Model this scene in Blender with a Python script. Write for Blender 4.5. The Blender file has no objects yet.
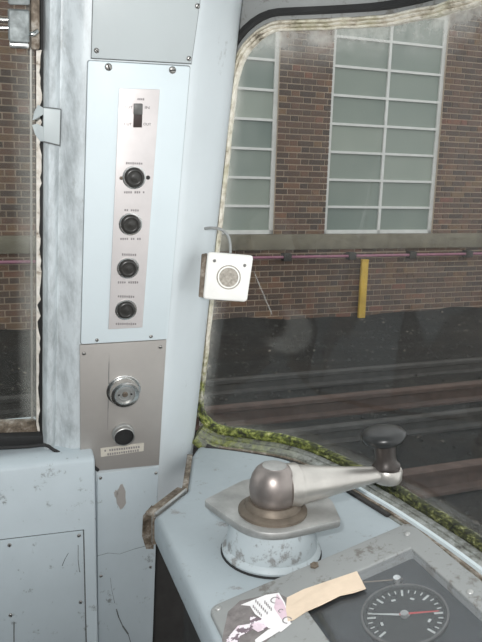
import bpy, bmesh, math, random
from mathutils import Vector, Matrix
random.seed(7)
C = bpy.context.scene.collection
sc = bpy.context.scene

# ------------------------------------------------------------------ camera
F = 700.0                      # focal length in pixels of the 482 x 642 frame
CAM = Vector((0, 0, 1.82))
CAMROT = Matrix.Rotation(math.radians(78), 3, 'X') @ Matrix.Rotation(math.radians(1.6), 3, 'Z')
cd = bpy.data.cameras.new('camera'); cam = bpy.data.objects.new('camera', cd); C.objects.link(cam)
cd.sensor_width = 36; cd.lens = F / 642 * 36; cd.clip_start = 0.01; cd.clip_end = 200
cam.matrix_world = Matrix.Translation(CAM) @ CAMROT.to_4x4()
sc.camera = cam

# ------------------------------------------------------------------ world, flash, exposure
w = bpy.data.worlds.new('World'); sc.world = w; w.use_nodes = True
bg = w.node_tree.nodes['Background']
bg.inputs[0].default_value = (0.97, 0.985, 1.0, 1); bg.inputs[1].default_value = 1.42
fl = bpy.data.lights.new('camera_flash', 'AREA'); fl.shape = 'RECTANGLE'; fl.size = 0.035; fl.size_y = 0.022
fl.energy = 5.0; fl.color = (1.0, 0.985, 0.97)
flo = bpy.data.objects.new('camera_flash', fl); C.objects.link(flo)
flo.matrix_world = Matrix.Translation(CAM + CAMROT @ Vector((-0.035, 0.05, 0.0))) @ CAMROT.to_4x4()
vs = sc.view_settings
vs.view_transform = 'Standard'; vs.look = 'None'; vs.gamma = 1; vs.use_curve_mapping = False
vs.exposure = 0.0

# ------------------------------------------------------------------ geometry helpers
def ray(x, y): return CAMROT @ Vector(((x - 241) / F, (321 - y) / F, -1))
def proj(P):
    c = CAMROT.transposed() @ (Vector(P) - CAM)
    return 241 + F * c.x / -c.z, 321 - F * c.y / -c.z, -c.z
def at_z(x, y, z):
    r = ray(x, y); return CAM + r * ((z - CAM.z) / r.z)
class Frame:
    """a plane: origin, u to the right, v up, n towards the viewer"""
    def __init__(s, o, u, v):
        s.o = Vector(o); s.u = Vector(u).normalized(); v = Vector(v)
        s.v = (v - s.u * v.dot(s.u)).normalized(); s.n = s.u.cross(s.v).normalized()
    def p(s, a, b, c=0.0): return s.o + s.u * a + s.v * b + s.n * c
    def px(s, x, y, off=0.0):
        r = ray(x, y); t = (s.n.dot(s.o - CAM) + off) / s.n.dot(r)
        d = CAM + r * t - s.o
        return d.dot(s.u), d.dot(s.v)
    def at(s, x, y, off=0.0):
        a, b = s.px(x, y, off); return s.p(a, b, off)
WL = {}
def place(o, parent, loc):
    C.objects.link(o); WL[o.name] = Vector(loc)
    if parent:
        o.parent = parent; o.location = Vector(loc) - WL[parent.name]
    else: o.location = loc
def tag(o, label=None, cat=None, group=None, kind=None):
    if label: o['label'] = label
    if cat: o['category'] = cat
    if group: o['group'] = group
    if kind: o['kind'] = kind
    return o
def thing(name, loc, label=None, cat=None, group=None, kind=None):
    o = bpy.data.objects.new(name, None); o.empty_display_size = 0.02
    place(o, None, loc); return tag(o, label, cat, group, kind)
def mesh_obj(name, bm, mats, parent=None, smooth=None):
    """link a bmesh given in world coordinates; origin moves to its centre"""
    bmesh.ops.recalc_face_normals(bm, faces=bm.faces)
    vs_ = [v.co for v in bm.verts]
    lo = Vector((min(v.x for v in vs_), min(v.y for v in vs_), min(v.z for v in vs_)))
    hi = Vector((max(v.x for v in vs_), max(v.y for v in vs_), max(v.z for v in vs_)))
    c = (lo + hi) / 2
    for v in bm.verts: v.co -= c
    me = bpy.data.meshes.new(name); bm.to_mesh(me); bm.free()
    for m in (mats if isinstance(mats, (list, tuple)) else [mats]): me.materials.append(m)
    if smooth is not None:
        me.shade_smooth()
        me.set_sharp_from_angle(angle=math.radians(smooth))
    o = bpy.data.objects.new(name, me); place(o, parent, c)
    return o
def bevel(bm, r, seg=2, ang=35):
    if r <= 0: return
    ed = [e for e in bm.edges if len(e.link_faces) == 2 and e.calc_face_angle(0) > math.radians(ang)]
    bmesh.ops.bevel(bm, geom=ed, offset=r, segments=seg, affect='EDGES', profile=0.5, clamp_overlap=True)
def add_prism(bm, lower, upper, mi=0):
    a = [bm.verts.new(p) for p in lower]; b = [bm.verts.new(p) for p in upper]; n = len(a)
    fs = [bm.faces.new(a[::-1]), bm.faces.new(b)]
    for i in range(n): fs.append(bm.faces.new((a[i], a[(i + 1) % n], b[(i + 1) % n], b[i])))
    for f in fs: f.material_index = mi
    return fs
def round_poly(pts, r, seg=5):
    out = []; n = len(pts); rr = r if isinstance(r, (list, tuple)) else [r] * n
    for i in range(n):
        p, a, b = Vector(pts[i]), Vector(pts[i - 1]), Vector(pts[(i + 1) % n])
        d1, d2 = (a - p), (b - p); q = min(rr[i], d1.length * .45, d2.length * .45)
        if q <= 1e-6: out.append(p); continue
        s, e = p + d1.normalized() * q, p + d2.normalized() * q
        for k in range(seg + 1):
            t = k / seg; out.append(s * (1 - t) ** 2 + p * 2 * t * (1 - t) + e * t * t)
    return out
def plate(name, fr, pix, n0, n1, mat, parent=None, r=0.0, bev=0.0006, uv=None, seg=2):
    """a flat plate on a frame, outline given in photo pixels (at height n1) or in frame metres"""
    pts = uv if uv else [fr.px(x, y, n1) for x, y in pix]
    if r: pts = [tuple(q)[:2] for q in round_poly([Vector((a, b, 0)) for a, b in pts], r)]
    bm = bmesh.new()
    add_prism(bm, [fr.p(a, b, n0) for a, b in pts], [fr.p(a, b, n1) for a, b in pts])
    bmesh.ops.recalc_face_normals(bm, faces=bm.faces)
    bevel(bm, bev, seg)
    return mesh_obj(name, bm, mat, parent, 40)
def basis(ax):
    ax = Vector(ax).normalized(); h = Vector((0, 0, 1)) if abs(ax.z) < .9 else Vector((1, 0, 0))
    a = ax.cross(h).normalized(); return a, ax.cross(a).normalized(), ax
def add_lathe(bm, o, ax, prof, seg=28, mi=0, caps=True, sx=1.0, bas=None):
    a, b, ax = bas or basis(ax); rings = []
    for r, h in prof:
        rings.append([bm.verts.new(Vector(o) + ax * h + (a * math.cos(2 * math.pi * k / seg) * sx + b * math.sin(2 * math.pi * k / seg)) * max(r, 1e-5)) for k in range(seg)])
    for i in range(len(rings) - 1):
        for k in range(seg):
            f = bm.faces.new((rings[i][k], rings[i][(k + 1) % seg], rings[i + 1][(k + 1) % seg], rings[i + 1][k])); f.material_index = mi
    if caps:
        for rg in (rings[0][::-1], rings[-1]):
            f = bm.faces.new(rg); f.material_index = mi
def lathe(name, o, ax, prof, mat, parent=None, seg=28, smooth=35, sx=1.0, caps=True, bas=None):
    bm = bmesh.new(); add_lathe(bm, o, ax, prof, seg, 0, caps, sx, bas)
    return mesh_obj(name, bm, mat, parent, smooth)
def add_tube(bm, pts, rad, seg=8, mi=0, caps=True):
    pts = [Vector(p) for p in pts]; n = len(pts); rings = []
    rad = rad if isinstance(rad, (list, tuple)) else [rad] * n
    t0 = (pts[1] - pts[0]).normalized(); a, b, _ = basis(t0)
    for i, p in enumerate(pts):
        t = (pts[min(i + 1, n - 1)] - pts[max(i - 1, 0)]).normalized()
        a = (a - t * a.dot(t)).normalized(); b = t.cross(a)
        rings.append([bm.verts.new(p + (a * math.cos(2 * math.pi * k / seg) + b * math.sin(2 * math.pi * k / seg)) * rad[i]) for k in range(seg)])
    for i in range(n - 1):
        for k in range(seg):
            bm.faces.new((rings[i][k], rings[i][(k + 1) % seg], rings[i + 1][(k + 1) % seg], rings[i + 1][k])).material_index = mi
    if caps:
        bm.faces.new(rings[0][::-1]).material_index = mi; bm.faces.new(rings[-1]).material_index = mi
def tube(name, pts, rad, mat, parent=None, seg=10):
    bm = bmesh.new(); add_tube(bm, pts, rad, seg); return mesh_obj(name, bm, mat, parent, 50)
def smooth_path(pts, n=8):
    pts = [Vector(p) for p in pts]; out = []
    for i in range(len(pts) - 1):
        p0 = pts[i - 1] if i else pts[0] * 2 - pts[1]; p1, p2 = pts[i], pts[i + 1]
        p3 = pts[i + 2] if i + 2 < len(pts) else p2 * 2 - p1
        for k in range(n):
            t = k / n
            out.append(.5 * (2 * p1 + (p2 - p0) * t + (2 * p0 - 5 * p1 + 4 * p2 - p3) * t * t + (3 * p1 - p0 - 3 * p2 + p3) * t ** 3))
    out.append(pts[-1]); return out
def ring_sweep(name, pts, frames, prof, mat, parent, closed=False, smooth=60, caps=True):
    """sweep a 2D profile (a along frame[0], b along frame[1]) along pts"""
    bm = bmesh.new(); rings = [[bm.verts.new(p + f[0] * a + f[1] * b) for a, b in prof] for p, f in zip(pts, frames)]
    m = len(prof); n = len(pts)
    for i in range(n if closed else n - 1):
        for k in range(m):
            j = (i + 1) % n; bm.faces.new((rings[i][k], rings[i][(k + 1) % m], rings[j][(k + 1) % m], rings[j][k]))
    if not closed and caps: bm.faces.new(rings[0][::-1]); bm.faces.new(rings[-1])
    return mesh_obj(name, bm, mat, parent, smooth)

# ------------------------------------------------------------------ materials
class N:
    def __init__(s, name):
        s.m = bpy.data.materials.new(name); s.m.use_nodes = True; s.t = s.m.node_tree
        s.t.nodes.clear(); s.out = s.new('ShaderNodeOutputMaterial')
    def new(s, ty, **k):
        n = s.t.nodes.new(ty)
        for a, v in k.items(): setattr(n, a, v)
        return n
    def link(s, a, b): s.t.links.new(a, b)
    def coord(s, which='Object', scale=None):
        tc = s.new('ShaderNodeTexCoord').outputs[which]
        if scale is None: return tc
        mp = s.new('ShaderNodeMapping'); mp.inputs['Scale'].default_value = scale if isinstance(scale, (list, tuple)) else (scale,) * 3
        s.link(tc, mp.inputs[0]); return mp.outputs[0]
    def pos(s, scale=1.0, stretch=(1, 1, 1)):
        g = s.new('ShaderNodeNewGeometry').outputs['Position']
        mp = s.new('ShaderNodeMapping'); mp.inputs['Scale'].default_value = tuple(scale * k for k in stretch)
        s.link(g, mp.inputs[0]); return mp.outputs[0]
    def noise(s, vec, scale=5, detail=4, rough=.6):
        n = s.new('ShaderNodeTexNoise'); n.inputs['Scale'].default_value = scale; n.inputs['Detail'].default_value = detail
        n.inputs['Roughness'].default_value = rough; s.link(vec, n.inputs['Vector']); return n.outputs['Fac']
    def ramp(s, fac, stops):
        r = s.new('ShaderNodeValToRGB'); e = r.color_ramp.elements
        e[0].position, e[0].color = stops[0][0], (*stops[0][1], 1) if len(stops[0][1]) == 3 else stops[0][1]
        e[1].position, e[1].color = stops[-1][0], (*stops[-1][1], 1)
        for p, c in stops[1:-1]:
            x = e.new(p); x.color = (*c, 1)
        s.link(fac, r.inputs[0]); return r.outputs[0]
    def thr(s, fac, a, b, lo=0., hi=1.):
        m = s.new('ShaderNodeMapRange'); m.inputs[1].default_value, m.inputs[2].default_value = a, b
        m.inputs[3].default_value, m.inputs[4].default_value = lo, hi; s.link(fac, m.inputs[0]); return m.outputs[0]
    def mix(s, fac, a, b):
        m = s.new('ShaderNodeMix', data_type='RGBA')
        if isinstance(fac, float): m.inputs[0].default_value = fac
        else: s.link(fac, m.inputs[0])
        for v, i in ((a, 6), (b, 7)):
            if isinstance(v, tuple): m.inputs[i].default_value = (*v, 1)
            else: s.link(v, m.inputs[i])
        return m.outputs[2]
    def math(s, op, a, b=None):
        m = s.new('ShaderNodeMath', operation=op)
        for v, i in ((a, 0), (b, 1)):
            if v is None: continue
            if isinstance(v, (int, float)): m.inputs[i].default_value = v
            else: s.link(v, m.inputs[i])
        return m.outputs[0]
    def bsdf(s, col, rough=.5, metal=0., bump=None, bstr=.2, bdist=.001, spec=.5, coat=0.):
        b = s.new('ShaderNodeBsdfPrincipled')
        for v, k in ((col, 'Base Color'), (rough, 'Roughness'), (metal, 'Metallic')):
            if isinstance(v, tuple): b.inputs[k].default_value = (*v, 1)
            elif isinstance(v, (int, float)): b.inputs[k].default_value = v
            else: s.link(v, b.inputs[k])
        b.inputs['Specular IOR Level'].default_value = spec; b.inputs['Coat Weight'].default_value = coat
        if bump is not None:
            n = s.new('ShaderNodeBump'); n.inputs['Strength'].default_value = bstr; n.inputs['Distance'].default_value = bdist
            s.link(bump, n.inputs['Height']); s.link(n.outputs[0], b.inputs['Normal'])
        s.link(b.outputs[0], s.out.inputs[0]); return b
def paint(name, c, dirt=(.20, .19, .17), amt=.64, rough=.38, vary=.10, fine=.70, streak=None):
    m = N(name); P = m.pos()
    base = m.mix(m.thr(m.noise(P, 9, 5), .35, .7), c, tuple(k * (1 - vary) for k in c))
    n1 = m.noise(P, 34, 6, .72)
    col = m.mix(m.thr(n1, amt, amt + .07, 0, .75), base, dirt)
    n2 = m.noise(m.pos(1, streak or (1, 1, .55)), 130, 4, .65)
    col = m.mix(m.thr(n2, fine, fine + .06, 0, .45), col, tuple(k * .8 for k in dirt))
    m.bsdf(col, m.thr(n1, .3, .8, rough, rough + .25), 0, m.noise(P, 260, 3), .12, .0006)
    return m.m
def simple(name, c, rough=.5, metal=0., vary=.2, sc_=40, bump=.1, spec=.5, coat=0.):
    m = N(name); n = m.noise(m.pos(), sc_, 4)
    m.bsdf(m.mix(m.thr(n, .3, .7), c, tuple(k * (1 - vary) for k in c)), m.thr(n, .3, .7, rough, min(1, rough + .12)), metal, n, bump, .0008, spec, coat)
    return m.m
M = {}
def grimy_pillar():
    m = N('pillar_paint'); P = m.pos(); c = (.60, .65, .67)
    base = m.mix(m.thr(m.noise(P, 9, 5), .35, .7), c, tuple(k * .93 for k in c))
    dt = m.new('ShaderNodeVectorMath', operation='DOT_PRODUCT'); m.link(P, dt.inputs[0]); dt.inputs[1].default_value = (math.sin(math.radians(70)), math.cos(math.radians(70)), 0)
    edge = m.thr(dt.outputs['Value'], .125, .08, 0, 1)      # the grubby window side of the pillar
    g1 = m.noise(m.pos(1, (1, 1, .22)), 46, 6, .75)
    col = m.mix(m.math('MULTIPLY', edge, m.thr(g1, .42, .64, .12, .75)), base, (.21, .23, .235))
    g2 = m.noise(m.pos(1, (1, 1, .5)), 30, 7, .8)
    col = m.mix(m.thr(g2, .62, .70, 0, .55), col, (.25, .26, .25))
    m.bsdf(col, .4, 0, m.noise(P, 200, 3), .12, .0006); return m.m
M['pillar'] = grimy_pillar()
M['panel'] = paint('panel_paint', (.615, .685, .71), amt=.76, fine=.82, vary=.05, rough=.42)
M['plate_top'] = paint('blanking_paint', (.45, .49, .495), amt=.72, fine=.80, vary=.06)
M['lower'] = paint('lower_wall_paint', (.455, .515, .545), amt=.60, fine=.665, dirt=(.13, .13, .12))
M['desk'] = paint('desk_paint', (.365, .415, .44), amt=.60, fine=.66, dirt=(.22, .21, .20))
M['base'] = paint('controller_base_paint', (.42, .47, .49), amt=.56, fine=.60, dirt=(.16, .15, .14))
M['grey'] = simple('grey_plate', (.42, .395, .37), .40, .25, .12, 14)
M['strip'] = simple('brushed_strip', (.66, .62, .61), .42, .25, .10, 30)
M['chrome'] = simple('chrome', (.78, .78, .76), .18, 1, .25, 60)
M['steel'] = simple('worn_steel', (.50, .50, .485), .40, .7, .35, 35)
M['screw'] = simple('screw_metal', (.42, .41, .39), .35, .8, .4, 200)
M['dark'] = simple('dark_slot', (.02, .02, .02), .7)
M['blackpl'] = simple('black_plastic', (.035, .033, .030), .28, 0, .3, 90)
M['greypl'] = simple('grey_plastic', (.11, .11, .105), .4, 0, .3, 90)
M['brownpl'] = simple('brown_plastic', (.045, .030, .028), .4, 0, .3, 90)
M['white'] = simple('white_plastic', (.80, .79, .75), .38, 0, .08, 60)
M['speaker'] = simple('speaker_disc', (.46, .42, .36), .6, .1, .5, 330, .6)
M['hub'] = simple('bronze_hub', (.34, .30, .28), .30, .75, .30, 28)
M['arm'] = simple('arm_metal', (.60, .57, .53), .30, .8, .22, 24)
M['collar'] = simple('collar_metal', (.20, .165, .13), .5, .5, .4, 50)
M['knob'] = simple('knob_black', (.022, .023, .023), .30, 0, .3, 70)
M['knobstem'] = simple('knob_stem', (.06, .05, .045), .35, .3, .4, 70)
M['ink'] = simple('ink', (.26, .24, .24), .8)
M['print'] = simple('black_print', (.03, .03, .03), .8)
M['label'] = simple('label_paper', (.62, .58, .50), .6, 0, .15, 90)
M['frame'] = paint('instrument_frame', (.27, .28, .275), dirt=(.12, .105, .09), amt=.56, fine=.62, rough=.5)
M['dial'] = simple('dial_black', (.022, .025, .026), .6)
M['dialwhite'] = simple('dial_white', (.50, .52, .50), .6)
M['dialred'] = simple('dial_red', (.48, .05, .05), .5)
M['inner'] = simple('instrument_tray', (.028, .034, .040), .65, 0, .3, 30, .0)
M['paper'] = simple('brown_paper', (.74, .60, .46), .85, 0, .16, 40, .5)
M['pink'] = simple('pink_pipe', (.30, .13, .18), .6, 0, .3, 6)
M['yellow'] = simple('yellow_paint', (.62, .40, .05), .6, 0, .3, 6)
M['concrete'] = simple('concrete_band', (.19, .17, .125), .9, 0, .35, 7, .4)
M['mortar'] = simple('mortar', (.48, .38, .29), .95, 0, .3, 5, .4)
M['winframe'] = simple('white_frame', (.62, .62, .59), .6, 0, .15, 8)
M['rust'] = simple('rail_rust', (.075, .045, .034), .75, .0, .4, 12)
M['railgrey'] = simple('conductor_rail', (.05, .047, .043), .7, .1, .4, 12)
M['black'] = simple('black_rubber', (.018, .018, .018), .7)
M['scuff_gap'] = simple('dark_scuff_gap', (.15, .16, .16), .7, 0, .4, 200)  # scratches, and the dark sheets that draw shadow gaps
M['catch'] = simple('catch_metal', (.30, .33, .33), .55, .35, .5, 130, .3)
M['under'] = simple('shade_grime_black', (.03, .028, .026), .8)  # shadow below the desk put into a near-black colour; also sill dirt

def mk_brick(name, island):
    m = N(name)
    r = m.new('ShaderNodeNewGeometry').outputs['Random Per Island'] if island else m.new('ShaderNodeObjectInfo').outputs['Random']
    c = m.ramp(r, [(0, (.060, .040, .030)), (.25, (.085, .054, .038)), (.5, (.110, .064, .042)), (.8, (.14, .074, .047)), (.93, (.17, .105, .055)), (1, (.19, .075, .050))])
    n = m.noise(m.pos(), 14, 5); c = m.mix(m.thr(n, .35, .75, 0, .55), c, (.055, .045, .042))
    m.bsdf(c, .85, 0, m.noise(m.pos(), 90, 3), .5, .003); return m.m
M['brick'] = mk_brick('brick_single', False); M['brickstuff'] = mk_brick('brick_field', True)

m = N('building_pane'); n = m.noise(m.pos(), 1.6, 3); r = m.new('ShaderNodeObjectInfo').outputs['Random']
m.bsdf(m.mix(m.thr(m.math('ADD', m.math('MULTIPLY', n, .5), m.math('MULTIPLY', r, .5)), .2, .8), (.145, .18, .16), (.27, .30, .255)), .45, 0, None, spec=.3); M['pane'] = m.m

m = N('dark_ballast'); P = m.pos(); n = m.noise(P, 22, 8, .8); big = m.noise(P, .9, 4)
c = m.ramp(n, [(.3, (.006, .006, .006)), (.55, (.020, .019, .017)), (.68, (.042, .039, .034)), (.78, (.13, .12, .10))])
c = m.mix(m.thr(big, .5, .75, 0, .5), c, (.05, .036, .026))
m.bsdf(c, .9, 0, n, 1., .03, spec=.2); M['ground'] = m.m
m = N('ballast_stone'); r = m.new('ShaderNodeNewGeometry').outputs['Random Per Island']
m.bsdf(m.ramp(r, [(0, (.010, .010, .009)), (.7, (.028, .026, .023)), (.95, (.06, .052, .042)), (1, (.24, .21, .17))]), .9); M['stone'] = m.m

# seal: cracked cream paint above, moss on the low wet part
m = N('window_seal'); P = m.pos(); g = m.new('ShaderNodeNewGeometry').outputs['Position']
z = m.new('ShaderNodeSeparateXYZ'); m.link(g, z.inputs[0])
n = m.noise(P, 55, 6, .7); n2 = m.noise(P, 130, 4, .7)
cream = m.ramp(n, [(.32, (.09, .075, .05)), (.42, (.50, .45, .36)), (.55, (.74, .70, .61)), (.8, (.80, .77, .70))])
n3 = m.noise(P, 24, 4, .6); cream = m.mix(m.thr(n3, .50, .64, 0, .28), cream, (.33, .34, .14))
moss = m.ramp(n2, [(.36, (.018, .02, .010)), (.48, (.075, .09, .02)), (.58, (.22, .25, .05)), (.72, (.52, .50, .26))])
dry = m.ramp(n2, [(.38, (.012, .014, .008)), (.52, (.05, .055, .02)), (.62, (.17, .18, .06)), (.75, (.48, .46, .32))])
moss = m.mix(m.thr(z.outputs[0], .07, .16), moss, dry)
zz = m.math('ADD', z.outputs[2], m.math('MULTIPLY', m.math('SUBTRACT', n, .5), .22))
m.bsdf(m.mix(m.thr(zz, 1.56, 1.50), cream, moss), .8, 0, n2, .9, .003); M['seal'] = m.m
m = N('weathered_sill'); n = m.noise(m.pos(), 60, 6, .75); n2 = m.noise(m.pos(), 110, 4, .7)
g = m.new('ShaderNodeNewGeometry').outputs['Position']; xx = m.new('ShaderNodeSeparateXYZ'); m.link(g, xx.inputs[0])
moss = m.ramp(n2, [(.34, (.03, .035, .012)), (.46, (.10, .115, .025)), (.58, (.20, .22, .05)), (.74, (.42, .42, .22))])
grey = m.ramp(n, [(.34, (.05, .048, .040)), (.45, (.19, .195, .175)), (.6, (.33, .345, .33)), (.78, (.50, .52, .51))])
amt = m.math('MULTIPLY', m.thr(xx.outputs[0], .10, .0, 0, .95), m.math('MULTIPLY', m.thr(n, .40, .55, .1, 1), m.thr(xx.outputs[2], 1.56, 1.50)))
m.bsdf(m.mix(amt, grey, moss), .6, 0, n, .7, .002); M['sill'] = m.m
m = N('dirty_trim'); n = m.noise(m.pos(), 70, 6, .7)
m.bsdf(m.ramp(n, [(.35, (.06, .045, .03)), (.5, (.17, .135, .10)), (.62, (.34, .31, .27)), (.8, (.55, .55, .53))]), .6, .2, n, .7, .002); M['trim'] = m.m
m = N('flaking_white'); n = m.noise(m.pos(), 90, 5, .7)
m.bsdf(m.ramp(n, [(.3, (.25, .20, .15)), (.42, (.64, .59, .52)), (.7, (.78, .75, .70))]), .7, 0, n, .8, .002); M['flake'] = m.m

def glass(name, uvmarks, base, spots, tint=(.93, .95, .94)):
    m = N(name); uv = m.new('ShaderNodeTexCoord').outputs['UV']; s = m.new('ShaderNodeSeparateXYZ'); m.link(uv, s.inputs[0])
    P = m.pos(); tr = m.new('ShaderNodeBsdfTransparent'); tr.inputs[0].default_value = (*tint, 1)
    gl = m.new('ShaderNodeBsdfGlossy'); gl.inputs['Roughness'].default_value = .03; gl.inputs[0].default_value = (1, 1, 1, 1)
    lw = m.new('ShaderNodeLayerWeight'); lw.inputs[0].default_value = .5
    fac = m.math('ADD', m.math('MULTIPLY', m.math('POWER', lw.outputs['Facing'], 5), .9), .035)
    mx = m.new('ShaderNodeMixShader'); m.link(fac, mx.inputs[0]); m.link(tr.outputs[0], mx.inputs[1]); m.link(gl.outputs[0], mx.inputs[2])
    df = m.new('ShaderNodeBsdfDiffuse'); df.inputs[0].default_value = (.62, .62, .58, 1)
    n = m.noise(P, 12, 5, .65); f = m.thr(n, .3, .8, base * .5, base * 1.6)
    sp = m.thr(m.noise(P, 190, 2, .5), .74, .80, 0, spots); f = m.math('ADD', f, sp)
    if uvmarks: f = uvmarks(m, s, f, n)
    mx2 = m.new('ShaderNodeMixShader'); m.link(f, mx2.inputs[0]); m.link(mx.outputs[0], mx2.inputs[1]); m.link(df.outputs[0], mx2.inputs[2])
    m.link(mx2.outputs[0], m.out.inputs[0]); return m.m

# ------------------------------------------------------------------ the cab's axes
YC = math.radians(70)
U = Vector((math.sin(YC), math.cos(YC), 0)); B = Vector((math.cos(YC), -math.sin(YC), 0)); Z = Vector((0, 0, 1))
VD = ray(37, 1880).normalized()                   # the way down along the raked side wall
W = Frame(CAM + ray(130, 200) * 0.75, U, -VD)     # the raked side wall with the control panels
def vx(x0, y): return 37 + (x0 - 37) * (1 - y / 1880)
def UB(u, b, z): return CAM + U * u + B * b + Vector((0, 0, z))
ZD, ZS, ZT = CAM.z - .375, CAM.z - .36, CAM.z + .155

# ---- pillar of the side wall: one rolled sheet profile running along the rake
prof = [(40, -.035), (43.5, -.030), (44.5, -.014), (46.5, -.008), (50, -.0050), (55, -.0052), (58.5, -.008), (61, -.0115), (63.5, -.0115), (70, -.0070), (80, -.0022), (86, 0), (196, 0), (201, -.001), (206, -.004), (232, -.030), (239, -.040), (242, -.060), (242, -.075)]
bm = bmesh.new(); rows = []
for y in (-150, -60, 40, 140, 240, 340, 420, 476, 512):
    rows.append([bm.verts.new(W.at(vx(x, y), y, o)) for x, o in prof] )
for i in range(len(rows) - 1):
    for k in range(len(prof) - 1): bm.faces.new((rows[i][k], rows[i][k + 1], rows[i + 1][k + 1], rows[i + 1][k]))
back = [[bm.verts.new(v.co - W.n * .03) for v in r] for r in rows]
for i in range(len(rows) - 1):
    for k in range(len(prof) - 1): bm.faces.new((back[i][k], back[i + 1][k], back[i + 1][k + 1], back[i][k + 1]))
    for k in (0, len(prof) - 1): bm.faces.new((rows[i][k], rows[i + 1][k], back[i + 1][k], back[i][k]))
for r_, q in ((rows[0], back[0]), (rows[-1], back[-1])):
    for k in range(len(prof) - 1): bm.faces.new((r_[k], r_[k + 1], q[k + 1], q[k]))
pil = mesh_obj('wall_pillar', bm, M['pillar'], None, 40)
tag(pil, 'pale blue painted sheet metal pillar between side window and windscreen', 'wall', kind='structure')

# ---- vertical wall under the pillar, and the thicker side wall under the side window
zb = W.at(128, 468).z
pL = W.at(128, 468); L = Frame(pL, U, Z)
aL, _ = L.px(60, 560); aR, _ = L.px(153, 560)
bm = bmesh.new()
add_prism(bm, [L.p(a, b, -.04) for a, b in ((aL, -1.05), (aR, -1.05), (aR, .0), (aL, .0))], [L.p(a, b, -.0035) for a, b in ((aL, -1.05), (aR, -1.05), (aR, .0), (aL, .0))])
o = mesh_obj('wall_left', bm, M['lower']); tag(o, 'dull blue lower side wall below the pillar', 'wall', kind='structure')
bm = bmesh.new(); q = ((aR - .01, -1.05), (aR + .16, -1.05), (aR + .16, -.07), (aR - .01, -.03)); add_prism(bm, [L.p(*k, -.10) for k in q], [L.p(*k, -.07) for k in q])  # near-black sheet standing in for the shadow below the desk edge
tag(mesh_obj('wall_shade', bm, M['under']), 'near-black recess sheet behind the desk, standing in for shadow', 'wall', kind='structure')
MO = .034; MF = Frame(pL + B * MO, U, Z)
mR, _ = MF.px(96.5, 540); _, mT = MF.px(60, 461)
bm = bmesh.new(); pr = [(-.10, -1.05), (MO, -1.05), (MO, mT - .006), (MO - .002, mT - .0025), (MO - .006, mT), (.004, mT + .004), (-.035, mT + .010), (-.10, mT + .012)]
add_prism(bm, [L.p(-.75, z_, n_) for n_, z_ in pr], [L.p(mR, z_, n_) for n_, z_ in pr])
bmesh.ops.recalc_face_normals(bm, faces=bm.faces); bevel(bm, .0035, 3, 50)
o = mesh_obj('wall_side', bm, M['lower'], None, 40); tag(o, 'dull blue side wall with rounded ledge below the side window', 'wall', kind='structure')
tube('ledge_grime', smooth_path([W.at(x, y, n) for x, y, n in ((-60, 450, -.006), (20, 447, -.006), (44, 445, -.006), (54, 450, .001), (66, 456, .004), (80, 462, .006), (92, 466, .006), (98, 470, .004))]), .0022, M['black'], o, 8)  # dark tube drawn as the dirty line where pillar meets ledge

# ---- the rest of the cab shell behind the camera
def shell(name, c, label, mat='shell'):
    bm = bmesh.new(); add_prism(bm, c[:4], c[4:]); tag(mesh_obj(name, bm, M[mat]), label, 'wall', kind='structure')
def ubbox(u0, u1, b0, b1, z0, z1):
    q = ((u0, b0), (u1, b0), (u1, b1), (u0, b1)); return [UB(a, b, z0) for a, b in q] + [UB(a, b, z1) for a, b in q]
M['shell'] = paint('shell_paint', (.42, .50, .53)); M['floor'] = simple('floor_lino', (.05, .045, .04), .7)
shell('ceiling', ubbox(-1.3, .40, -.70, 1.0, .34, .38), 'pale cab ceiling')
shell('floor', ubbox(-1.3, .52, -.90, 1.0, -1.12, -1.06), 'dark cab floor', 'floor')
shell('wall_rear', ubbox(-1.34, -1.3, -.95, 1.0, -1.06, .38), 'pale blue rear cab bulkhead')
shell('wall_right', ubbox(-1.3, .46, 1.0, 1.04, -1.06, -.30), 'far cab side wall below its window')
shell('trim_2', ubbox(-1.3, .46, 1.0, 1.04, .22, .34), 'cant rail above the far cab window')

def screw(fr, x, y, n, r, mat, parent, slot=True):
    c = fr.at(x, y, n); bm = bmesh.new()
    add_lathe(bm, c, fr.n, [(r, -.0004), (r, .0003), (r * .8, .001), (r * .4, .0014)], 12)
    if slot:
        a = random.random() * 3; d = fr.u * math.cos(a) + fr.v * math.sin(a); e = fr.n.cross(d); h = r * .16
        q = [c + fr.n * .0010 + d * (r * .85 * s) + e * (h * t) for s, t in ((-1, -1), (1, -1), (1, 1), (-1, 1))]
        add_prism(bm, q, [p + fr.n * .0007 for p in q], 1)
    return mesh_obj('screw', bm, [mat, M['dark']], parent, 40)

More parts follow.
